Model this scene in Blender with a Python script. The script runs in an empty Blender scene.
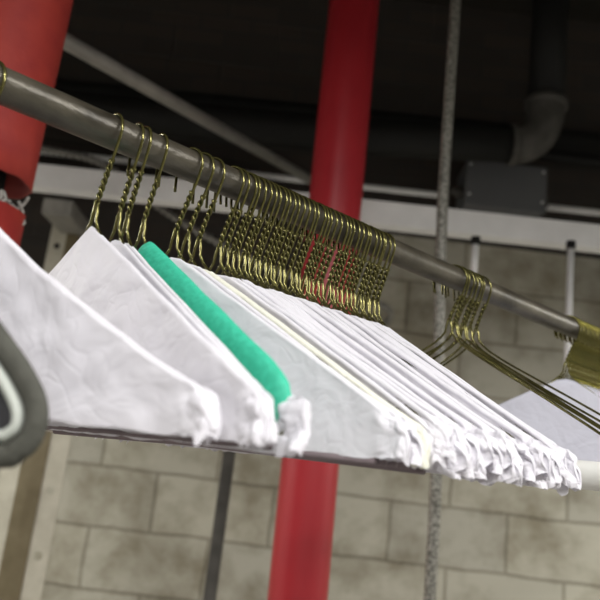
import bpy, bmesh, math, random
from mathutils import Vector, Matrix, noise
S = bpy.context.scene
COL = S.collection
PI = math.pi
random.seed(7)

# ------------------------------------------------------------------ room frame
RZ = 2.05                          # height of the rail axis
RR = 0.0121                        # rail radius
YAW = -0.7022
CAM = Vector((0.0, -0.4567, RZ - 0.2170))
UD = Vector((math.cos(YAW), math.sin(YAW), 0))
WD = Vector((-math.sin(YAW), math.cos(YAW), 0))


def BP(u, w, z):
    """room coordinates: u along the back wall, w towards it, z above eye level"""
    return Vector((CAM.x, CAM.y, CAM.z)) + UD * u + WD * w + Vector((0, 0, z))


# ------------------------------------------------------------------ materials
def new_mat(name):
    m = bpy.data.materials.new(name)
    m.use_nodes = True
    nt = m.node_tree
    return m, nt, nt.nodes['Principled BSDF']


def nd(nt, t, **kw):
    n = nt.nodes.new(t)
    for k, v in kw.items():
        setattr(n, k, v)
    return n


def simple(name, c, rough=.6, metal=0., vary=.0, vscale=20., bump=0., bscale=80., c2=None, detail=4., spec=.5, stretch=None):
    m, nt, b = new_mat(name)
    b.inputs['Roughness'].default_value = rough
    b.inputs['Metallic'].default_value = metal
    b.inputs['Specular IOR Level'].default_value = spec
    b.inputs['Base Color'].default_value = (*c, 1)
    tc = nd(nt, 'ShaderNodeTexCoord')
    src = tc.outputs['Object']
    if stretch:
        mp = nd(nt, 'ShaderNodeMapping')
        mp.inputs['Scale'].default_value = stretch
        nt.links.new(src, mp.inputs['Vector'])
        src = mp.outputs['Vector']
    if c2 is not None:
        n = nd(nt, 'ShaderNodeTexNoise')
        n.inputs['Scale'].default_value = vscale
        n.inputs['Detail'].default_value = detail
        nt.links.new(src, n.inputs['Vector'])
        r = nd(nt, 'ShaderNodeValToRGB')
        r.color_ramp.elements[0].position = .5 - vary
        r.color_ramp.elements[1].position = .5 + vary
        r.color_ramp.elements[0].color = (*c, 1)
        r.color_ramp.elements[1].color = (*c2, 1)
        nt.links.new(n.outputs['Fac'], r.inputs['Fac'])
        nt.links.new(r.outputs['Color'], b.inputs['Base Color'])
    if bump:
        n = nd(nt, 'ShaderNodeTexNoise')
        n.inputs['Scale'].default_value = bscale
        n.inputs['Detail'].default_value = 5
        nt.links.new(src, n.inputs['Vector'])
        bp = nd(nt, 'ShaderNodeBump')
        bp.inputs['Strength'].default_value = bump
        bp.inputs['Distance'].default_value = .002
        nt.links.new(n.outputs['Fac'], bp.inputs['Height'])
        nt.links.new(bp.outputs['Normal'], b.inputs['Normal'])
    return m


def paper_mat(name, c, trans=.25):
    m, nt, b = new_mat(name)
    b.inputs['Roughness'].default_value = .55
    b.inputs['Specular IOR Level'].default_value = .3
    tc = nd(nt, 'ShaderNodeTexCoord')
    info = nd(nt, 'ShaderNodeObjectInfo')
    ad = nd(nt, 'ShaderNodeVectorMath', operation='ADD')
    sc = nd(nt, 'ShaderNodeVectorMath', operation='SCALE')
    cb = nd(nt, 'ShaderNodeCombineXYZ')
    for i in range(3):
        nt.links.new(info.outputs['Random'], cb.inputs[i])
    nt.links.new(cb.outputs[0], sc.inputs[0])
    sc.inputs['Scale'].default_value = 3.
    nt.links.new(tc.outputs['Object'], ad.inputs[0])
    nt.links.new(sc.outputs[0], ad.inputs[1])
    n = nd(nt, 'ShaderNodeTexNoise')
    n.inputs['Scale'].default_value = 26
    n.inputs['Detail'].default_value = 3
    n.inputs['Distortion'].default_value = .6
    v = nd(nt, 'ShaderNodeTexVoronoi', feature='DISTANCE_TO_EDGE')
    v.inputs['Scale'].default_value = 34
    nw = nd(nt, 'ShaderNodeTexNoise')
    nw.inputs['Scale'].default_value = 18
    nt.links.new(ad.outputs[0], nw.inputs['Vector'])
    mx = nd(nt, 'ShaderNodeMixRGB')
    mx.inputs[0].default_value = .12
    nt.links.new(ad.outputs[0], mx.inputs[1])
    nt.links.new(nw.outputs['Color'], mx.inputs[2])
    nt.links.new(mx.outputs[0], v.inputs['Vector'])
    nt.links.new(ad.outputs[0], n.inputs['Vector'])
    mr = nd(nt, 'ShaderNodeMapRange')
    mr.inputs['From Max'].default_value = .12
    nt.links.new(v.outputs['Distance'], mr.inputs['Value'])
    b1 = nd(nt, 'ShaderNodeBump')
    b1.inputs['Strength'].default_value = .55
    b1.inputs['Distance'].default_value = .006
    nt.links.new(n.outputs['Fac'], b1.inputs['Height'])
    b2 = nd(nt, 'ShaderNodeBump')
    b2.inputs['Strength'].default_value = .16
    b2.inputs['Distance'].default_value = .001
    nt.links.new(mr.outputs['Result'], b2.inputs['Height'])
    nt.links.new(b1.outputs['Normal'], b2.inputs['Normal'])
    nt.links.new(b2.outputs['Normal'], b.inputs['Normal'])
    b.inputs['Base Color'].default_value = (*c, 1)
    # thin paper lets a little light through
    tr = nd(nt, 'ShaderNodeBsdfTranslucent')
    tr.inputs['Color'].default_value = (c[0] * .95, c[1] * .93, c[2] * .97, 1)
    mixs = nd(nt, 'ShaderNodeMixShader')
    mixs.inputs[0].default_value = trans
    out = nt.nodes['Material Output']
    nt.links.new(b.outputs[0], mixs.inputs[1])
    nt.links.new(tr.outputs[0], mixs.inputs[2])
    nt.links.new(mixs.outputs[0], out.inputs['Surface'])
    return m


M = {}
M['brass'] = simple('olive_brass_wire', (.085, .077, .022), .20, .75, .12, 60, c2=(.15, .137, .046))
M['gold'] = simple('yellow_gold_wire', (.09, .08, .012), .24, .75, .12, 60, c2=(.15, .135, .024))
M['paper'] = paper_mat('white_paper', (.80, .785, .83), .14)
M['cream'] = paper_mat('cream_paper', (.86, .86, .74), .14)
M['lilac'] = paper_mat('bluish_paper', (.62, .62, .70), .14)
M['mauve'] = simple('dull_mauve', (.17, .13, .14), .8, 0, .2, 40, .3, 200, c2=(.21, .17, .18))
M['green'] = simple('green_foam', (.032, .43, .27), .62, 0, .15, 220, .35, 260, c2=(.045, .51, .33))
M['rail'] = simple('worn_steel', (.028, .024, .016), .36, .35, .25, 46, .25, 260, c2=(.105, .093, .068), stretch=(.6, 1, 1))
M['red'] = simple('red_gloss_paint', (.33, .014, .022), .38, 0, .25, 6, .12, 14, c2=(.42, .022, .03))
M['sleeve'] = simple('faded_red_wrap', (.42, .040, .026), .65, 0, .2, 22, .5, 90, c2=(.33, .026, .022))
M['fibre'] = simple('grey_fibre', (.30, .28, .25), .95, 0, .15, 70, .9, 90, c2=(.50, .48, .44))
M['black'] = simple('matt_black', (.010, .010, .010), .8, 0, spec=.2)
M['blackpipe'] = simple('black_lagging', (.012, .012, .011), .6, 0, .2, 12, .3, 30, c2=(.014, .014, .013), spec=.2)
M['darkgrey'] = simple('dark_grey_cast', (.055, .052, .046), .65, 0, .2, 18, .4, 30, c2=(.10, .095, .085), spec=.25)
M['boxgrey'] = simple('grey_enamel', (.12, .123, .127), .55, 0, .2, 6, c2=(.135, .14, .143), spec=.3)
M['galv'] = simple('galvanised_steel', (.80, .80, .79), .5, .0, .2, 9, .1, 60, c2=(.92, .92, .91))
M['galvrough'] = simple('mottled_galvanised_pipe', (.10, .097, .08), .5, .3, .1, 160, .6, 160, c2=(.34, .33, .29))
M['dullpipe'] = simple('dull_grey_pipe', (.20, .195, .18), .55, .3, .2, 20, c2=(.30, .29, .26))
M['paleangle'] = simple('cream_painted_angle', (.42, .40, .32), .6, 0, .2, 20, c2=(.52, .50, .41))
M['brown'] = simple('brown_steel', (.13, .105, .055), .6, .1, .2, 20, c2=(.17, .14, .08))
M['whitepipe'] = simple('white_painted_pipe', (.72, .72, .68), .4, 0, .2, 14, c2=(.78, .78, .74))
M['feltgrey'] = simple('grey_felt', (.06, .06, .048), .9, 0, .2, 90, .4, 300, c2=(.085, .085, .07))
M['charcoal'] = simple('charcoal_sheet', (.022, .022, .024), .9, 0, .2, 40, .4, 300, c2=(.035, .035, .038))
M['piping'] = simple('pale_piping', (.50, .53, .48), .55)
M['ceil'] = simple('dark_brown_ceiling', (.022, .020, .016), .85, 0, .2, 3, .3, 20, c2=(.034, .03, .024), spec=.15)  # mottled dark brown over the whole ceiling
M['floor'] = simple('grey_concrete', (.30, .29, .28), .8, 0, .2, 3, .3, 20, c2=(.38, .37, .36))
M['plain'] = simple('cream_plaster', (.62, .61, .58), .85, 0, .2, 3, .3, 20, c2=(.70, .69, .65))
M['housing'] = simple('white_enamel_housing', (.7, .7, .68), .4)


def wall_mat():
    m, nt, b = new_mat('painted_block_wall')
    b.inputs['Roughness'].default_value = .7
    tc = nd(nt, 'ShaderNodeTexCoord')
    sep = nd(nt, 'ShaderNodeSeparateXYZ')
    nt.links.new(tc.outputs['Object'], sep.inputs[0])
    cb = nd(nt, 'ShaderNodeCombineXYZ')
    nt.links.new(sep.outputs['X'], cb.inputs['X'])
    nt.links.new(sep.outputs['Z'], cb.inputs['Y'])
    nz = nd(nt, 'ShaderNodeTexNoise')
    nz.inputs['Scale'].default_value = 6
    nt.links.new(cb.outputs[0], nz.inputs['Vector'])
    mx = nd(nt, 'ShaderNodeMixRGB')
    mx.inputs[0].default_value = .02
    nt.links.new(cb.outputs[0], mx.inputs[1])
    nt.links.new(nz.outputs['Color'], mx.inputs[2])
    br = nd(nt, 'ShaderNodeTexBrick')
    br.inputs['Scale'].default_value = 1
    br.inputs['Brick Width'].default_value = .44
    br.inputs['Row Height'].default_value = .215
    br.inputs['Mortar Size'].default_value = .007
    br.inputs['Mortar Smooth'].default_value = .4
    br.inputs['Color1'].default_value = (.50, .48, .39, 1)
    br.inputs['Color2'].default_value = (.43, .415, .345, 1)
    br.inputs['Mortar'].default_value = (.29, .27, .21, 1)
    nt.links.new(mx.outputs[0], br.inputs['Vector'])
    # grime blotches
    n2 = nd(nt, 'ShaderNodeTexNoise')
    n2.inputs['Scale'].default_value = 3.2
    n2.inputs['Detail'].default_value = 7
    n2.inputs['Roughness'].default_value = .65
    nt.links.new(cb.outputs[0], n2.inputs['Vector'])
    r = nd(nt, 'ShaderNodeValToRGB')
    r.color_ramp.elements[0].position = .36
    r.color_ramp.elements[0].color = (.42, .38, .30, 1)
    r.color_ramp.elements[1].position = .56
    r.color_ramp.elements[1].color = (1, 1, 1, 1)
    nt.links.new(n2.outputs['Fac'], r.inputs['Fac'])
    mu = nd(nt, 'ShaderNodeMixRGB', blend_type='MULTIPLY')
    mu.inputs[0].default_value = .8
    nt.links.new(br.outputs['Color'], mu.inputs[1])
    nt.links.new(r.outputs['Color'], mu.inputs[2])
    # upper rows are brown brick, with the ceiling's shade put into its colour
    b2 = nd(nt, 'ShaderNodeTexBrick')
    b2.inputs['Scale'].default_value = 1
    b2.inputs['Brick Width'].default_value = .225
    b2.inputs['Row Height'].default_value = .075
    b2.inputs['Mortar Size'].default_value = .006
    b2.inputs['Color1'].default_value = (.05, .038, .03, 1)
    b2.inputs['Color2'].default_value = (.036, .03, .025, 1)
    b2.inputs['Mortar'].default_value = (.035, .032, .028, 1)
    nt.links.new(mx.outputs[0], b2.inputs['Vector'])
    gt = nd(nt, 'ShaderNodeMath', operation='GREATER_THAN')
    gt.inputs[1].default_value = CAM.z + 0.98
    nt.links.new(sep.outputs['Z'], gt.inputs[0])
    # left of the red pipe the dark colour drops lower, painted for shade and clutter
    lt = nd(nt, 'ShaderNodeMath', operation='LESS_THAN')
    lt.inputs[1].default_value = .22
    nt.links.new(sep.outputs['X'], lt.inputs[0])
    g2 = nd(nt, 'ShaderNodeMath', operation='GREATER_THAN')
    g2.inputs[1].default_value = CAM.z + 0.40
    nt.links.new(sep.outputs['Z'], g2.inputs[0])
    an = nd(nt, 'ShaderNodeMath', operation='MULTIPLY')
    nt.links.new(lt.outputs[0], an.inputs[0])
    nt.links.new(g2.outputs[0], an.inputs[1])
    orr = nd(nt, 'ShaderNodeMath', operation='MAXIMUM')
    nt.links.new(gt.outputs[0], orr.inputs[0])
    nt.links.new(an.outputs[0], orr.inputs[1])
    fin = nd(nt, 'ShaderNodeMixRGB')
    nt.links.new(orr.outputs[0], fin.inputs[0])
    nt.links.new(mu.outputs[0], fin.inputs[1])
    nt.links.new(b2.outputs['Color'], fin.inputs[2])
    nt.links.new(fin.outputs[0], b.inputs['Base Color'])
    bp = nd(nt, 'ShaderNodeBump')
    bp.inputs['Strength'].default_value = .5
    bp.inputs['Distance'].default_value = .006
    bp.invert = True
    nt.links.new(br.outputs['Fac'], bp.inputs['Height'])
    nt.links.new(bp.outputs['Normal'], b.inputs['Normal'])
    return m


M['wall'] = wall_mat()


# ------------------------------------------------------------------ mesh helpers
def mesh_from(name, verts, faces, mat, smooth=True):
    me = bpy.data.meshes.new(name)
    me.from_pydata([tuple(v) for v in verts], [], faces)
    me.materials.append(mat)
    if smooth:
        me.polygons.foreach_set('use_smooth', [True] * len(me.polygons))
    me.update()
    return me


def link(name, me, parent=None, loc=(0, 0, 0), rz=0.):
    o = bpy.data.objects.new(name, me)
    COL.objects.link(o)
    o.location = loc
    o.rotation_euler = (0, 0, rz)
    if parent:
        o.parent = parent
    return o


def tag(o, label=None, cat=None, group=None, kind=None):
    if label: o['label'] = label
    if cat: o['category'] = cat
    if group: o['group'] = group
    if kind: o['kind'] = kind
    return o


def tube(pts, r, n=10, closed=False, cap=True, radii=None, flat=None):
    """verts, faces of a swept tube; flat=(sx, sy) squashes the section"""
    pts = [Vector(p) for p in pts]
    N = len(pts)
    V, F = [], []
    t0 = (pts[1] - pts[0]).normalized()
    up = Vector((0, 1, 0)) if abs(t0.y) < .9 else Vector((1, 0, 0))
    nrm = (up - t0 * up.dot(t0)).normalized()
    for i, p in enumerate(pts):
        if closed:
            t = (pts[(i + 1) % N] - pts[i - 1]).normalized()
        else:
            t = (pts[min(i + 1, N - 1)] - pts[max(i - 1, 0)]).normalized()
        nrm = (nrm - t * nrm.dot(t)).normalized()
        b = t.cross(nrm)
        rr = radii[i] if radii else r
        sx, sy = flat if flat else (1, 1)
        for k in range(n):
            a = 2 * PI * k / n
            V.append(p + nrm * (math.cos(a) * rr * sx) + b * (math.sin(a) * rr * sy))
    segs = N if closed else N - 1
    for i in range(segs):
        j = (i + 1) % N
        for k in range(n):
            l = (k + 1) % n
            F.append((i * n + k, i * n + l, j * n + l, j * n + k))
    if cap and not closed:
        F.append(tuple(range(n))[::-1])
        F.append(tuple((N - 1) * n + k for k in range(n)))
    return V, F


def join(parts):
    V, F = [], []
    for v, f in parts:
        o = len(V)
        V += list(v)
        F += [tuple(i + o for i in q) for q in f]
    return V, F


def box(x0, x1, y0, y1, z0, z1):
    V = [Vector(c) for c in ((x0, y0, z0), (x1, y0, z0), (x1, y1, z0), (x0, y1, z0), (x0, y0, z1), (x1, y0, z1), (x1, y1, z1), (x0, y1, z1))]
    F = [(0, 3, 2, 1), (4, 5, 6, 7), (0, 1, 5, 4), (1, 2, 6, 5), (2, 3, 7, 6), (3, 0, 4, 7)]
    return V, F


def smooth_path(pts, k=6):
    """Catmull-Rom through the points"""
    P = [Vector(p) for p in pts]
    out = []
    for i in range(len(P) - 1):
        p0 = P[max(i - 1, 0)]; p1 = P[i]; p2 = P[i + 1]; p3 = P[min(i + 2, len(P) - 1)]
        for j in range(k):
            t = j / k
            out.append(.5 * ((2 * p1) + (p2 - p0) * t + (2 * p0 - 5 * p1 + 4 * p2 - p3) * t * t + (3 * p1 - p0 - 3 * p2 + p3) * t ** 3))
    out.append(P[-1])
    return out


def bevel_mesh(V, F, w, mat, name, seg=2):
    me = mesh_from(name, V, F, mat, False)
    bm = bmesh.new(); bm.from_mesh(me)
    bmesh.ops.bevel(bm, geom=bm.edges[:], offset=w, segments=seg, affect='EDGES', profile=.5)
    bm.to_mesh(me); bm.free()
    return me


def in_room(name, me, u, w, z, **kw):
    """an object standing in the room frame (local x along the wall, y towards it)"""
    o = link(name, me, None, BP(u, w, z), YAW)
    return o


# ------------------------------------------------------------------ setting
U0, U1, W0, W1 = -2.6, 2.6, -2.4, 2.8
FZ = -CAM.z
CZ = 2.1


def slab(name, V, F, mat):
    o = link(name, mesh_from(name, V, F, mat, False), None, BP(0, 0, -CAM.z), YAW)
    tag(o, kind='structure')
    return o


H = CZ + CAM.z
slab('floor', *box(U0 - .1, U1 + .1, W0 - .1, W1 + .1, -.1, 0), M['floor'])
slab('ceiling', *box(U0 - .1, U1 + .1, W0 - .1, W1 + .1, H, H + .1), M['ceil'])
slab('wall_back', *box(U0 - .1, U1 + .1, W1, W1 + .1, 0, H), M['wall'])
slab('wall_front', *box(U0 - .1, U1 + .1, W0 - .1, W0, 0, H), M['plain'])
slab('wall_left', *box(U0 - .1, U0, W0, W1, 0, H), M['plain'])
slab('wall_right', *box(U1, U1 + .1, W0, W1, 0, H), M['plain'])

# ------------------------------------------------------------------ the rail
rl = link('garment_rail', mesh_from('garment_rail', *tube([(x, 0, 0) for x in (-1.2, -.6, 0, .3, .6, 1.0, 1.6, 2.4)], RR, 40), M['rail']), None, (0, 0, RZ))
tag(rl, 'long worn steel tube rail running diagonally, every hanger hooks over it', 'rail')
for x in (-1.15, 2.35):
    V, F = tube([(x, 0, RR * .9), (x, 0, CAM.z + CZ - RZ)], .005, 10)
    link('hanging_rod', mesh_from('hanging_rod', V, F, M['dullpipe']), rl)

# ------------------------------------------------------------------ wire hangers
WR = .00114
NECK, DROP, HALF = .087, .118, .203


def hook_mesh(name, mat, tipdx=0., rad=.0158, rng=random):
    cz = WR - rad
    pts = [(.0085, 0, -.0395), (.0108, 0, -.0345), (.0136, 0, -.0265), (.0153, 0, -.0195)]
    n = 22
    for i in range(n + 1):
        a = -.15 + (PI + .15) * i / n
        pts.append((rad * math.cos(a), 0 if a < PI / 2 else tipdx * (a - PI / 2) / (PI / 2), cz + rad * math.sin(a)))
    pts += [(-rad * .98, tipdx, cz - .006), (-rad * .90, tipdx, cz - .0165 - rng.uniform(0, .003) + (.005 if abs(tipdx) < .005 else 0))]
    V, F = tube(smooth_path(pts, 2), WR, 9)
    return mesh_from(name, V, F, mat)


def neck_mesh(name, mat, turns=3.0, ph=0.):
    parts = []
    for s in (0, 1):
        pts = []
        n = 44
        for i in range(n + 1):
            t = i / n
            z = -.036 - .030 * t
            a = ph + s * PI + turns * 2 * PI * t
            r = WR * 1.02
            pts.append((.0098 * (1 - t) ** 1.15 + r * math.cos(a), r * math.sin(a), z))
        sx = 1 if math.cos(ph + s * PI + turns * 2 * PI) > 0 else -1
        pts += [(sx * .0018, 0, -.069), (sx * .0031, 0, -.0745), (sx * .0038, 0, -.081), (sx * .0088, 0, -.0885)]
        parts.append(tube(pts, WR, 8))
    V, F = join(parts)
    return mesh_from(name, V, F, mat)


def frame_mesh(name, mat, sag=0., bow=0.):
    """the bent wire triangle below the neck"""
    e = HALF - .008
    top = -NECK - .003
    pts = []
    def add(x, z, y=0.): pts.append((x, y, z))
    add(.009, -NECK - .001)
    add(.018, -NECK - .009)
    add(.045, -NECK - .026)
    add(.10, -NECK - .057 - sag)
    add(.16, -NECK - .0925 - sag * .6)
    add(e - .006, -NECK - DROP + .004)
    add(e, -NECK - DROP - .002)
    add(e - .004, -NECK - DROP - .0085)
    add(e - .014, -NECK - DROP - .0105)
    add(.10, -NECK - DROP - .0105)
    add(0, -NECK - DROP - .0105)
    R = [Vector((p[0], 0, p[2] - (bow * math.sin(PI * min(1, p[0] / HALF)) if p[2] > -NECK - DROP else 0))) for p in pts]
    L = [Vector((-p.x, p.y, p.z)) for p in R[::-1]]
    path = smooth_path(R + L[1:], 3)
    V, F = tube(path, WR, 8)
    return mesh_from(name, V, F, mat)


def smst(a, b, x):
    t = max(0, min(1, (x - a) / (b - a)))
    return t * t * (3 - 2 * t)


def cape_mesh(name, mat, seed, rb=.0019, tf=.0012, crumple=1., nx=84, nz=18, low=.0155, flare=0., apex=.0, wave=1., sag=0.):
    """paper folded over the shoulders: both faces, a beaded fold along the wire, crushed tucked ends"""
    xm = HALF + .0035
    so = Vector((seed * 3.17, seed * 1.31, seed * .77))
    zb0 = -NECK - DROP - low
    # column positions, denser at the ends
    xs = []
    for i in range(nx + 1):
        t = -1 + 2 * i / nx
        xs.append(xm * math.copysign(1 - (1 - abs(t)) ** 1.35, t))

    def top(x):
        ax = abs(x)
        z = -NECK + .0035 - DROP * (ax / HALF) ** 1.0
        if ax < .016:
            z = min(z, -NECK + .0035 - DROP * (.016 / HALF) + .003 * (1 - ax / .016) + apex)
        # rounded shoulder end
        re = .0065
        d = ax - (xm - re)
        if d > 0:
            k = min(1, d / re)
            z -= (1 - math.sqrt(max(0, 1 - k * k))) * (z - zb0) * .85
        z -= sag * math.sin(PI * min(1, ax / HALF))
        z += (.0014 * noise.noise(Vector((x * 11, 0, 0)) + so) + .0005 * noise.noise(Vector((x * 50, 0, 0)) + so)) * wave
        return z

    rows = []
    nf = nz
    us = [(j / nf) ** 1.6 for j in range(nf + 1)]          # 0 at the ridge, 1 at the hem
    V, F = [], []
    for i, x in enumerate(xs):
        zt = top(x)
        ax = abs(x)
        we = smst(HALF - .024, HALF - .003, ax)             # crushed ends
        zb = zb0 + .0016 * noise.noise(Vector((x * 45, 3, 1)) + so) + we * .006 * noise.noise(Vector((x * 160, 5, 1)) + so)
        endk = math.sqrt(max(.02, 1 - (max(0, ax - (xm - .006)) / .0062) ** 2)) if ax > xm - .006 else 1
        col = []
        def section(side, j):
            u = us[j]
            z = zt + (zb - zt) * u
            d = zt - z
            if d < 2 * rb:
                y = rb * math.sqrt(max(0, 1 - ((d - rb) / rb) ** 2))
                if d > rb:
                    y = max(y, tf)
            else:
                y = tf
            y += flare * smst(0, .09, d) * (1 - .6 * we)
            y += we * rb * 1.2 * smst(0, .01, d)
            y *= endk
            p = Vector((x, 0, z))
            mid = .0010 * wave * noise.noise(p * 17 + so) * smst(0, .02, d)
            mid += .0006 * wave * noise.noise(p * 55 + so * 2)* smst(0, .006, d)
            cr = we * crumple * (.0046 * (noise.voronoi(p * 105 + so)[0][0] - .45) + .0022 * (.3 - abs(noise.noise(p * 170 + so * 3))))
            own = side * (.0006 * wave + .0036 * we * crumple) * (noise.noise(p * 70 + so + Vector((0, side * 9, 0)))) * smst(0, .008, d)
            xx = x + we * crumple * .0022 * noise.noise(p * 120 + so + Vector((7, 0, 0)))
            zz = z + we * crumple * .0028 * noise.noise(p * 110 + so + Vector((0, 7, side * 2.)))
            return Vector((xx, side * -y + mid + cr + own, zz))
        for j in range(nf, 0, -1):
            col.append(section(1, j))
        col.append(section(0, 0))
        for j in range(1, nf + 1):
            col.append(section(-1, j))
        rows.append(col)
    K = 2 * nf + 1
    for col in rows: V += col
    for i in range(nx):
        for k in range(K - 1):
            a = i * K + k
            F.append((a, a + K, a + K + 1, a + 1))
    # tucked closed ends
    F.append(tuple(range(K))[::-1])
    F.append(tuple(nx * K + k for k in range(K)))
    me = mesh_from(name, V, F, mat)
    for pl in me.polygons:
        if abs(pl.center.x) > HALF - .020: pl.use_smooth = False
    return me


def bar_mesh(name):  # dull mauve tube along the lower edge of the cover
    zc = -NECK - DROP - .0160
    V, F = tube([(x, 0, zc) for x in (-.186, -.1, 0, .1, .186)], .0027, 12)
    return mesh_from(name, V, F, M['mauve'])


HOOKS = [hook_mesh('hook', M['brass'], d, r) for d, r in ((0, .0158), (.001, .0162), (-.001, .0155), (.0005, .0160), (0, .0165))]
HOOKS_TW = [hook_mesh('hook', M['brass'], d, .0160) for d in (.027, .030, .026, .028)]
HOOKS_BK = [hook_mesh('hook', M['brass'], d, .0160) for d in (-.014, -.018, -.011)]
HOOKS_G = [hook_mesh('hook', M['gold'], 0, r) for r in (.0158, .0163)]
NECKS = [neck_mesh('twisted_neck', M['brass'], tn, ph) for tn, ph in ((3.0, .3), (3.05, .7), (2.9, .5), (3.0, .9))]
NECKS_G = [neck_mesh('twisted_neck', M['gold'], tn, ph) for tn, ph in ((2.8, .5), (3.1, 1.0))]
FRAMES = [frame_mesh('wire_frame', M['brass'], s) for s in (0, .002)]
FRAME_G = frame_mesh('wire_frame', M['gold'])
CAPES = [cape_mesh('paper_cover', M['paper'], 11 + i, rb=.0023, tf=.0009, nx=120, nz=24, crumple=1.4, wave=1.3) for i in range(9)]
CAPES_G = [cape_mesh('paper_cover', M['lilac'], 31 + i, rb=.0016, tf=.0011, crumple=.4, nx=60, nz=10) for i in range(2)]
BAR = bar_mesh('hem_bar')


def hanger(s, yaw, label, group=None, hook=None, neck=None, frame=None, cape=None, bar=False, swing=0., name='wire_hanger', dz=0.):
    e = bpy.data.objects.new(name, None)
    COL.objects.link(e)
    e.empty_display_size = .02
    e.location = (s, 0, RZ + RR + dz)
    # local x: out towards the right shoulder, local z up
    e.rotation_euler = (0, swing, yaw - PI / 2)
    tag(e, label, 'hanger', group)
    link('hook', hook, e)
    link('twisted_neck', neck, e)
    link('wire_frame', frame, e)
    if cape: link('paper_cover', cape, e)
    if bar: link('hem_bar', BAR, e)
    return e


# nearest, cut by the left edge of the picture
c0 = cape_mesh('paper_cover', M['paper'], 3, rb=.0019, tf=.0026, crumple=1.1, nx=150, nz=34, flare=.0035, wave=1.5, low=.0165, sag=.010)
hanger(.1030, .43, 'nearest white paper-covered wire hanger, its apex cut off by the left picture edge', None, HOOKS[0], NECKS[0], frame_mesh('wire_frame', M['brass'], 0, .010), c0)
c1 = cape_mesh('paper_cover', M['paper'], 5, rb=.0020, tf=.0022, crumple=1.2, nx=150, nz=34, flare=.003, apex=.006, wave=1.6)
hanger(.1905, .062, 'wire hanger with creased white paper cover and pointed top, first hook from the left', None, HOOKS_TW[0], NECKS[1], FRAMES[0], c1)
G1 = 'paper-covered hangers just left of the green one'
c1b = cape_mesh('paper_cover', M['paper'], 8, rb=.0017, tf=.0012, crumple=.8, apex=.001)
hanger(.2085, -.03, 'white paper-covered hanger squeezed between the pointed creased cover and the green foam', G1, HOOKS_TW[1], NECKS[2], FRAMES[0], c1b)
hanger(.2150, -.045, 'white paper-covered hanger squeezed between the pointed creased cover and the green foam', G1, HOOKS_TW[2], NECKS[3], FRAMES[0], c1b)
cg = cape_mesh('paper_cover', M['paper'], 9, rb=.0018, tf=.0016, crumple=1.6, low=.019)
gh = hanger(.2285, -.02, 'wire hanger with a bright green foam strip along its shoulders', None, HOOKS_TW[3], NECKS[0], FRAMES[0], cg, bar=True)


def foam_mesh():
    """a strip folded over the wire shoulders: tall oval section with rounded tips"""
    parts = []
    for sx in (1, -1):
        pts, rad = [], []
        n = 40
        for i in range(n + 1):
            t = i / n
            x = .004 + (.190 - .004) * t
            z = -NECK + .003 - DROP * x / HALF - .0098 - .003 * smst(.85, 1, t)
            pts.append((sx * x, 0, z))
            k = 1.
            if t > .93: k = math.sqrt(max(.0, 1 - ((t - .93) / .0705) ** 2))
            if t < .03: k = .7 + 10 * t
            rad.append(max(.0012, .0150 * k * (1 + .03 * noise.noise(Vector((x * 40, sx, 2))))))
        parts.append(tube(pts, .011, 20, radii=rad, flat=(.40, 1.)))
    V, F = join(parts)
    return mesh_from('foam_strip', V, F, M['green'])


link('foam_strip', foam_mesh(), gh)

# the four spaced hooks in the middle
c3 = cape_mesh('paper_cover', M['paper'], 17, rb=.0021, tf=.0020, crumple=.8, nx=150, nz=34, flare=.0012, apex=.002, wave=.9)
hanger(.2560, .262, 'smooth white paper-covered hanger directly right of the green foam strip, broad face showing', None, HOOKS_TW[0], NECKS[1], FRAMES[1], c3, bar=True)
hanger(.2665, .247, 'white paper-covered hanger tight behind the broad smooth white face', None, HOOKS_TW[1], NECKS[2], FRAMES[0], CAPES[0], bar=True)
cc = cape_mesh('paper_cover', M['cream'], 21, rb=.0030, tf=.0020, crumple=.7)
hanger(.2770, .236, 'only hanger with a cream-coloured paper cover, third hook right of the gap', None, HOOKS_TW[2], NECKS[3], FRAMES[0], cc, bar=True)
hanger(.2965, .212, 'white paper-covered hanger behind the cream one, before the tightly packed hooks', None, HOOKS_TW[3], NECKS[0], FRAMES[0], CAPES[1], bar=True)

# the tightly packed run
rr = random.Random(4)
n = 33
for i in range(n):
    t = i / (n - 1)
    s = .3030 + (.4840 - .3030) * t + rr.uniform(-.0013, .0013)
    yaw = .205 + (.020 - .205) * t + rr.uniform(-.013, .013)
    if i == n - 1:
        lab, grp = 'last white paper-covered hanger at the right end of the packed row', None
    elif i == n - 2:
        lab, grp = 'second to last white paper-covered hanger at the right end of the packed row', None
    elif i == 0:
        lab, grp = 'first white paper-covered hanger of the packed row, at its left end', None
    elif i < 15:
        lab, grp = 'packed white paper-covered hanger, hook left of the red pipe, behind the row\'s first one', 'packed paper-covered hangers left of the red pipe'
    elif i < 27:
        lab, grp = 'packed white paper-covered hanger, hook in front of the tall red pipe', 'packed paper-covered hangers in front of the red pipe'
    else:
        lab, grp = 'packed white paper-covered hanger, hook right of the red pipe, before the last two', 'packed paper-covered hangers right of the red pipe'
    e = hanger(s, yaw, lab, grp, HOOKS[rr.randrange(5)], NECKS[rr.randrange(4)], FRAMES[rr.randrange(2)], CAPES[rr.randrange(9)], bar=(i < 2), swing=rr.uniform(-.018, .018))
    turn = rr.uniform(-.07, .05)
    for ch in e.children:
        if ch.name.startswith('hook'): ch.rotation_euler.z = turn

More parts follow.
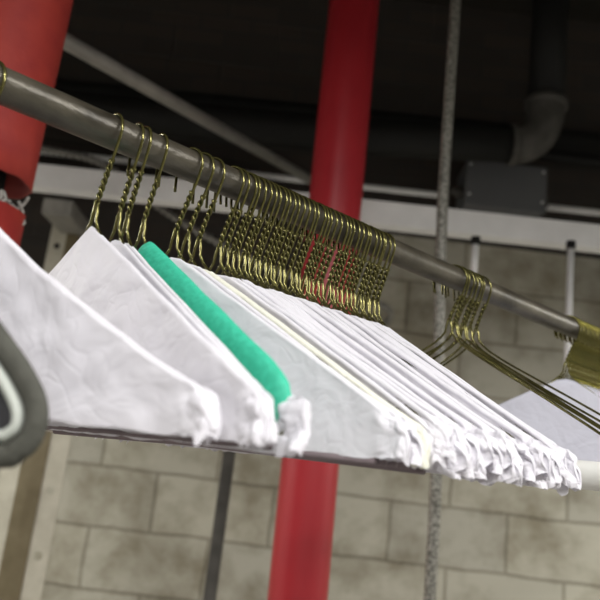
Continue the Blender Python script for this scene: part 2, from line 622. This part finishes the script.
# bare wire hangers
mid = [(.5980, .30, .012), (.6045, .05, -.020), (.6110, .34, .020), (.6180, .16, -.030), (.6250, .30, .004), (.6330, .00, -.012), (.6425, .22, -.034)]
for i, (s, y, sw) in enumerate(mid):
    lab = 'bare olive wire hanger without paper, between the outer two of the loose bunch'
    grp = 'bare wire hangers'
    if i == len(mid) - 1:
        lab, grp = 'rightmost of the bare olive wire hangers hanging without paper', None
    if i == 0:
        lab, grp = 'leftmost of the bare olive wire hangers hanging without paper', None
    e = hanger(s, y, lab, grp, HOOKS_BK[i % 3], NECKS[i % 4], FRAMES[i % 2], None, swing=sw)
    for ch in e.children:
        if ch.name.startswith('wire_frame'): ch.location.z = .0085
        if ch.name.startswith('twisted_neck'): ch.scale.z = .905

# far bunch at the right edge
for i in range(22):
    s = .8450 + .0060 * i
    lab, grp = 'yellow-gold wire hanger packed behind the first one of the dense far bunch', 'far golden hangers at the right edge'
    if i == 0:
        lab, grp = 'leftmost golden hanger of the far bunch, its grey-lilac paper face showing', None
    e = hanger(s, .60, lab, grp, HOOKS_G[i % 2], NECKS_G[i % 2], FRAME_G, CAPES_G[i % 2])
    for ch in e.children:
        if ch.name.startswith('wire_frame') or ch.name.startswith('paper'): ch.location.z = .0085
        if ch.name.startswith('twisted_neck'): ch.scale.z = .905


# ------------------------------------------------------------------ grey padded hanger in the near left corner
def padded():
    e = bpy.data.objects.new('padded_hanger', None)
    COL.objects.link(e)
    e.location = (0.0, 0, RZ + RR)
    e.rotation_euler = (0, 0, .6 - PI / 2)
    tag(e, 'blurred grey padded hanger with pale piping, in the near lower left corner', 'hanger')
    link('hook', HOOKS[0], e)
    link('twisted_neck', NECKS[0], e)
    half = [(.0, -.083), (.03, -.094), (.10, -.138), (.15, -.172), (.177, -.1945), (.190, -.2065), (.1985, -.2175), (.2000, -.2275), (.195, -.2350), (.182, -.2385), (.10, -.2395), (0, -.2395)]
    def ring(off):
        P = [Vector((x, 0, z)) for x, z in half]
        P = smooth_path(P, 5)
        P = P + [Vector((-p.x, p.y, p.z)) for p in P[::-1][1:-1]]
        N = len(P)
        out = []
        for i, p in enumerate(P):
            t = (P[(i + 1) % N] - P[i - 1]).normalized()
            out.append(p + Vector((t.z, 0, -t.x)) * off)
        return out
    V, F = tube(ring(-.001), .0050, 16, closed=True, flat=(.8, 1.))
    link('padded_rim', mesh_from('padded_rim', V, F, M['feltgrey']), e)
    P = ring(.0068)
    V, F = tube([p + Vector((0, -.0015, 0)) for p in P], .0026, 10, closed=True)
    link('piping', mesh_from('piping', V, F, M['piping']), e)
    Q = ring(.003)
    N = len(Q)
    V = [q + Vector((0, -.001, 0)) for q in Q] + [q + Vector((0, .001, 0)) for q in Q]
    F = [tuple(range(N)), tuple(range(N, 2 * N))[::-1]] + [(i, N + i, N + (i + 1) % N, (i + 1) % N) for i in range(N)]
    link('dark_panel', mesh_from('dark_panel', V, F, M['charcoal'], False), e)  # charcoal sheet filling the inside of the rim


padded()

# ------------------------------------------------------------------ things in the room behind
# tall red pipe
V, F = tube([(.040, 0, FZ), (.010, 0, 0), (-.003, 0, .9), (-.021, 0, CZ)], .0665, 48)
o = in_room('red_pipe', mesh_from('red_pipe', V, F, M['red']), .058, 1.6 + .0665, 0)
tag(o, 'tall glossy red pipe standing behind the packed hooks', 'pipe')

# red wrapped pipe at the left edge, its wrap broken open
e = bpy.data.objects.new('wrapped_pipe', None); COL.objects.link(e)
e.location = BP(-.528, 1.07, FZ); e.rotation_euler = (0, 0, YAW)
tag(e, 'faded red wrapped pipe at the left edge with a torn gap', 'pipe')


def shell(z0, z1, r, rough0, rough1, seed, mat, name):
    n, m, th = 64, 24, .004
    V, F = [], []
    for lay, R in ((0, r), (1, r - th)):
        for j in range(m + 1):
            for k in range(n):
                a = 2 * PI * k / n
                za = z0 + rough0 * noise.noise(Vector((math.cos(a) * 2.5, math.sin(a) * 2.5, seed)))
                zc = z1 + rough1 * noise.noise(Vector((math.cos(a) * 2.5, math.sin(a) * 2.5, seed + 5)))
                z = za + (zc - za) * j / m
                R2 = R + .0015 * noise.noise(Vector((math.cos(a) * 3, math.sin(a) * 3, z * 14 + seed)))
                V.append((R2 * math.cos(a), R2 * math.sin(a), z))
    o_ = (m + 1) * n
    for j in range(m):
        for k in range(n):
            l = (k + 1) % n
            a, b, c, d = j * n + k, j * n + l, (j + 1) * n + l, (j + 1) * n + k
            F.append((a, b, c, d)); F.append((o_ + d, o_ + c, o_ + b, o_ + a))
    for k in range(n):
        l = (k + 1) % n
        F.append((k, o_ + k, o_ + l, l))
        F.append((m * n + l, o_ + m * n + l, o_ + m * n + k, m * n + k))
    return link(name, mesh_from(name, V, F, mat), e)


shell(.384 - FZ, CZ - FZ, .0765, .004, 0, 1, M['sleeve'], 'upper_wrap')
shell(0, .336 - FZ, .0765, 0, .005, 3, M['sleeve'], 'lower_wrap')
V, F = tube([(0, 0, 0), (0, 0, CZ - FZ)], .035, 24)
link('inner_pipe', mesh_from('inner_pipe', V, F, M['black']), e)
rg = random.Random(9)
V, F = [], []
parts = []
for k in range(70):
    a = rg.uniform(0, 2 * PI); r0 = rg.uniform(.045, .068)
    x, y = r0 * math.cos(a), r0 * math.sin(a)
    z = .300 - FZ + rg.uniform(0, .02)
    pts = [(x, y, z)]
    for q in range(4):
        x += rg.uniform(-.010, .010); y += rg.uniform(-.010, .010); z += rg.uniform(.004, .016)
        pts.append((x, y, z))
    parts.append(tube(smooth_path(pts, 3), .0026, 6))
V, F = join(parts)
fo = link('torn_fibre', mesh_from('torn_fibre', V, F, M['fibre']), e)
fo['kind'] = 'stuff'

# vertical conduit in front of the beam
V, F = tube(smooth_path([(.034, 0, FZ), (.033, 0, -.6), (.028, 0, 0), (.003, 0, .5), (-.004, 0, .87), (-.010, 0, CZ)], 8), .0125, 20)
o = in_room('conduit', mesh_from('conduit', V, F, M['galvrough']), .298, 1.51, 0)
tag(o, 'mottled grey vertical conduit rising behind the rail, right of the red pipe', 'conduit')
# dark conduit low left
V, F = tube([(0, 0, FZ), (0, 0, .30)], .019, 20)
o = in_room('conduit', mesh_from('conduit.001', V, F, M['darkgrey']), -.158, 2.2, 0)
tag(o, 'dark vertical conduit showing below the paper covers, left of the red pipe', 'conduit')

# long steel channel across the back
BH = .074
prof = [(0, 0), (0, BH), (.05, BH), (.05, BH - .004), (.004, BH - .004), (.004, .004), (.05, .004), (.05, 0)]
V, F = [], []
for x in (U0, U1):
    V += [(x, y, z) for y, z in prof]
k = len(prof)
for i in range(k):
    j = (i + 1) % k
    F.append((i, i + k, j + k, j))
F.append(tuple(range(k))); F.append(tuple(range(k, 2 * k))[::-1])
o = in_room('steel_channel', mesh_from('steel_channel', V, F, M['galv'], False), 0, 2.0, .7255)
tag(o, 'long pale galvanised steel channel crossing the back from edge to edge', 'beam')
o.rotation_euler = (0, -.0106, YAW)
# lower lip, a second return of the channel seen from below
# arms from channel to wall
for u, z, lab in ((-.815, .655, 'grey steel arm from the channel back to the wall, at left'), (1.45, .660, 'grey steel arm from the channel to the wall, past the right edge')):
    me = bevel_mesh(*box(0, .09, .055, .80, 0, .05), .003, M['dullpipe'], 'bracket_arm')
    o = in_room('bracket_arm', me, u, 2.0, z)
    tag(o, lab, 'bracket')

# junction box with cover screws and conduits
e = bpy.data.objects.new('junction_box', None); COL.objects.link(e)
e.location = BP(.60, 2.60, 1.075); e.rotation_euler = (0, 0, YAW)
tag(e, 'dark grey metal junction box on the wall above the channel', 'box')
link('body', bevel_mesh(*box(0, .315, .012, .18, 0, .185), .004, M['boxgrey'], 'body'), e)
link('cover', bevel_mesh(*box(-.004, .319, 0, .012, -.004, .189), .003, M['boxgrey'], 'cover'), e)
for x in (.012, .303):
    for z in (.04, .168):
        V, F = tube([(x, -.003, z), (x, .001, z)], .005, 12)
        link('screw', mesh_from('screw', V, F, M['galv']), e)
V, F = tube([(-.05, .06, .07), (-.035, .06, .07), (-.034, .06, .07), (.0, .06, .07)], .02, 12, radii=[.017, .017, .024, .024])
link('conduit_gland', mesh_from('conduit_gland', V, F, M['darkgrey']), e)
V, F = tube([(.3, .06, .07), (.345, .06, .07)], .022, 12)
link('conduit_gland', mesh_from('conduit_gland', V, F, M['darkgrey']), e)

V, F = tube([(-1.2, 0, -.01), (.545, 0, .009)], .0125, 16)
o = in_room('conduit', mesh_from('conduit.002', V, F, M['galv']), 0, 2.68, 1.12)
tag(o, 'thin pale horizontal conduit entering the junction box from the left', 'conduit')
V, F = tube([(.95, 0, .012), (2.6, 0, .03)], .0135, 16)
o = in_room('conduit', mesh_from('conduit.003', V, F, M['galv']), 0, 2.68, 1.12)
tag(o, 'thin pale horizontal conduit right of the junction box, at the right edge', 'conduit')

# big black pipe with a cast elbow
e = bpy.data.objects.new('lagged_pipe', None); COL.objects.link(e)
e.location = BP(0, 2.36, 0); e.rotation_euler = (0, 0, YAW)
tag(e, 'thick black lagged pipe near the ceiling ending in a cast elbow', 'pipe')
V, F = tube([(-2.6, 0, 1.11), (.10, 0, 1.18), (.70, 0, 1.222)], .067, 32)
link('pipe_run', mesh_from('pipe_run', V, F, M['blackpipe']), e)
V, F = tube([(.688, 0, 1.222), (.714, 0, 1.224)], .076, 32)
link('flange', mesh_from('flange', V, F, M['darkgrey']), e)
pts = smooth_path([(.71, 0, 1.223), (.75, 0, 1.235), (.79, 0, 1.272), (.812, 0, 1.33), (.818, 0, 1.39)], 6)
V, F = tube(pts, .069, 32)
link('elbow', mesh_from('elbow', V, F, M['darkgrey']), e)
V, F = tube([(.818, 0, 1.385), (.819, 0, 1.412)], .079, 32)
link('flange', mesh_from('flange', V, F, M['darkgrey']), e)
V, F = tube([(.819, 0, 1.41), (.822, 0, CZ)], .067, 32)
link('riser', mesh_from('riser', V, F, M['blackpipe']), e)

# thinner black pipes
V, F = tube([(.60, 0, 1.335), (2.6, 0, 1.30)], .024, 20)
o = in_room('pipe', mesh_from('pipe', V, F, M['blackpipe']), 0, 2.62, 0)
tag(o, 'thin black pipe running right behind the cast elbow', 'pipe')
V, F = tube([(-2.6, 0, 1.36), (2.6, 0, 1.47)], .055, 24)
o = in_room('pipe', mesh_from('pipe.001', V, F, M['blackpipe']), 0, 2.70, 0)
tag(o, 'black pipe along the wall above the lagged pipe', 'pipe')
V, F = tube([(-2.6, 0, .98), (-.12, 0, 1.02)], .05, 24)
o = in_room('pipe', mesh_from('pipe.002', V, F, M['blackpipe']), 0, 2.66, 0)
tag(o, 'black pipe low along the wall in the upper left', 'pipe')

# slanting grey pipe, upper left
V, F = tube([BP(-.85, 1.35, 1.17), BP(-.365, 1.62, .865), BP(.03, 2.40, .99 - .05)], .0125, 16)
a = BP(-.72, 1.05, 1.05); b = BP(-.015, 2.3, .955)
a = BP(-.385, 1.62, .85); b = BP(-.015, 2.35, .99)
d = (a - b)
V, F = tube([b - d * .3, a + d * 1.6], .017, 18)
o = link('pipe', mesh_from('pipe.003', V, F, M['dullpipe']))
tag(o, 'grey pipe slanting down to the right behind the rail, upper left', 'pipe')

# flexible ribbed conduit sagging behind the channel
ctl = [BP(-1.1, 2.25, .975), BP(-.935, 2.25, .945), BP(-.72, 2.25, .915), BP(-.515, 2.25, .79), BP(-.30, 2.25, .69), BP(-.05, 2.3, .62), BP(.3, 2.5, .6), BP(.36, 2.79, .6)]
path = smooth_path(ctl, 60)
V, F = tube(path, .012, 12, radii=[.0115 + .003 * math.sin(i * 1.05) for i in range(len(path))])
o = link('flexible_conduit', mesh_from('flexible_conduit', V, F, M['dullpipe']))
tag(o, 'ribbed flexible conduit sagging behind the pale channel, upper left', 'conduit')

# short drop rods below the channel
for u, w, z0, z1, r, lab in ((.490, 1.96, .56, .70, .010, 'short pale rod hanging below the channel beside the bare wire hooks'),
                             (.770, 1.96, .10, .722, .0095, 'pale vertical rod below the channel above the far golden hooks')):
    V, F = tube([(0, 0, z0), (0, 0, z1)], r, 16)
    nut, nf = tube([(0, 0, z1 - .016), (0, 0, z1 + .008)], r * 1.45, 6)
    o = in_room('drop_rod', mesh_from('drop_rod', V, F, M['galv']), u, w, 0)
    tag(o, lab, 'rod')
    link('nut', mesh_from('nut', nut, nf, M['blackpipe'], False), o)


# slotted angle uprights
def upright(u, w, z0, z1, width, holes, label, side):
    e = bpy.data.objects.new('slotted_upright', None); COL.objects.link(e)
    e.location = BP(u, w, FZ); e.rotation_euler = (0, 0, YAW)
    tag(e, label, 'upright')
    # front flange is a grid with holes cut through
    bm = bmesh.new()
    x0, x1 = 0, width
    hz = sorted(holes)
    segs = []
    zc = z0
    hr = .011
    for h in hz:
        segs.append((zc, h - .03, None)); segs.append((h - .03, h + .03, h)); zc = h + .03
    segs.append((zc, z1, None))
    V, F = [], []
    def quad(a, b, c, d):
        i = len(V); V.extend([a, b, c, d]); F.append((i, i + 1, i + 2, i + 3))
    for a, b, h in segs:
        a -= FZ; b -= FZ
        if h is None:
            quad((x0, 0, a), (x1, 0, a), (x1, 0, b), (x0, 0, b)); continue
        hc = (width * .5, h - FZ)
        n = 24
        outer, inner = [], []
        for q in range(n):
            t = 2 * PI * (q + .5) / n
            c, s = math.cos(t), math.sin(t)
            m = min((width * .5) / max(abs(c), 1e-6), .03 / max(abs(s), 1e-6))
            outer.append((hc[0] + c * m, 0, hc[1] + s * m)); inner.append((hc[0] + c * hr, 0, hc[1] + s * hr))
        for q in range(n):
            r_ = (q + 1) % n
            quad(inner[q], outer[q], outer[r_], inner[r_])
        # corners
        for sx in (0, 1):
            for sz in (0, 1):
                cx = x0 if sx == 0 else x1
                cz = a if sz == 0 else b
                near = sorted(outer, key=lambda p: (p[0] - cx) ** 2 + (p[2] - cz) ** 2)[:2]
                i = len(V); V.extend([(cx, 0, cz), near[0], near[1]]); F.append((i, i + 1, i + 2))
    me = mesh_from('front_flange', V, F, M['paleangle'], False)
    fo = link('front_flange', me, e)
    md = fo.modifiers.new('thick', 'SOLIDIFY'); md.thickness = .003; md.offset = 0
    sx = -.035 if side < 0 else width
    link('side_flange', mesh_from('side_flange', *box(sx, sx + .035, -.004, .05, z0 - FZ, z1 - FZ), M['brown'], False), e)  # side flange is a darker brown than the front flange
    return e


upright(-.605, 1.9, FZ, .34, .052, [.025, -.135, -.295, -.455, .185], 'cream slotted steel upright with a round bolt hole, lower left', -1)
upright(-.845, 2.25, FZ, .72, .055, [.61, .45, .29], 'dim slotted upright below the left end of the channel', 1)

# white pipe low at the right, running back to the wall at eye level
p0 = BP(.60, .85, .030); p1 = BP(-.16, 1.46, .05)
zp = CAM.z + .019
V, F = tube([(.62, -.90, zp), (.55, -.20, zp), (.51, .20, zp), (.24, 2.92, zp)], .0112, 28)
o = link('white_pipe', mesh_from('white_pipe', V, F, M['whitepipe']))
tag(o, 'white painted pipe at the lower right edge, passing behind the paper covers', 'pipe')

# ------------------------------------------------------------------ lamps
def lamp(u, w, z, L, power, col, rz=0., lab=''):
    e = bpy.data.objects.new('unseen_strip_lamp', None); COL.objects.link(e)
    e.location = BP(u, w, z); e.rotation_euler = (0, 0, YAW + rz)
    tag(e, lab, 'lamp')
    link('housing', bevel_mesh(*box(-L / 2, L / 2, -.09, .09, .01, .08), .006, M['housing'], 'housing'), e)
    V, F = tube([(-L / 2 + .05, 0, .0), (L / 2 - .05, 0, .0)], .012, 12)
    m, nt, b = new_mat('lamp_tube'); b.inputs['Emission Color'].default_value = (*col, 1); b.inputs['Emission Strength'].default_value = 3
    link('tube', mesh_from('tube', V, F, m), e)
    for sx in (-1, 1):
        V, F = tube([(sx * L * .4, 0, .075), (sx * L * .4, 0, CZ - z)], .004, 8)
        link('suspension_rod', mesh_from('suspension_rod', V, F, M['dullpipe']), e)
    ld = bpy.data.lights.new('strip_light', 'AREA'); ld.shape = 'RECTANGLE'; ld.size = L; ld.size_y = .16
    ld.energy = power; ld.color = col
    lo = bpy.data.objects.new('strip_light', ld); COL.objects.link(lo); lo.parent = e; lo.location = (0, 0, -.02)
    return e


lamp(.95, -.20, .90, .9, 12, (1, .985, .97), .5, 'strip lamp overhead to the right of the camera')
lamp(-.15, -.75, 1.15, 1.0, 15, (1, .985, .97), -.2, 'strip lamp overhead behind the camera')  # fill lamp added out of view to light the covers' near faces
lamp(1.85, 1.3, .60, 1.2, 13, (1, .98, .92), PI / 2, 'added unseen strip lamp at right, brightening the back wall')  # added out of view to brighten the back wall from the right
lamp(-1.7, 1.2, .60, 1.2, 18, (1, .98, .92), PI / 2, 'added unseen strip lamp at left, brightening the back wall')  # left counterpart, also added to spread light over the back wall

# ------------------------------------------------------------------ world, camera
w = bpy.data.worlds.new('World'); S.world = w; w.use_nodes = True
w.node_tree.nodes['Background'].inputs[0].default_value = (.8, .85, .9, 1)
w.node_tree.nodes['Background'].inputs[1].default_value = .03

cd = bpy.data.cameras.new('Camera'); co = bpy.data.objects.new('Camera', cd); COL.objects.link(co)
cd.sensor_width = 36; cd.lens = 706.45 / 600 * 36
cd.clip_start = .02
co.matrix_world = Matrix.Translation(CAM) @ Matrix.Rotation(YAW, 4, 'Z') @ Matrix.Rotation(1.80023, 4, 'X') @ Matrix.Rotation(.11867, 4, 'Z')
cd.dof.use_dof = True; cd.dof.focus_distance = .58; cd.dof.aperture_fstop = 7.8
S.camera = co
S.view_settings.view_transform = 'Standard'
S.view_settings.look = 'None'
S.view_settings.gamma = 1
S.view_settings.exposure = 1.15
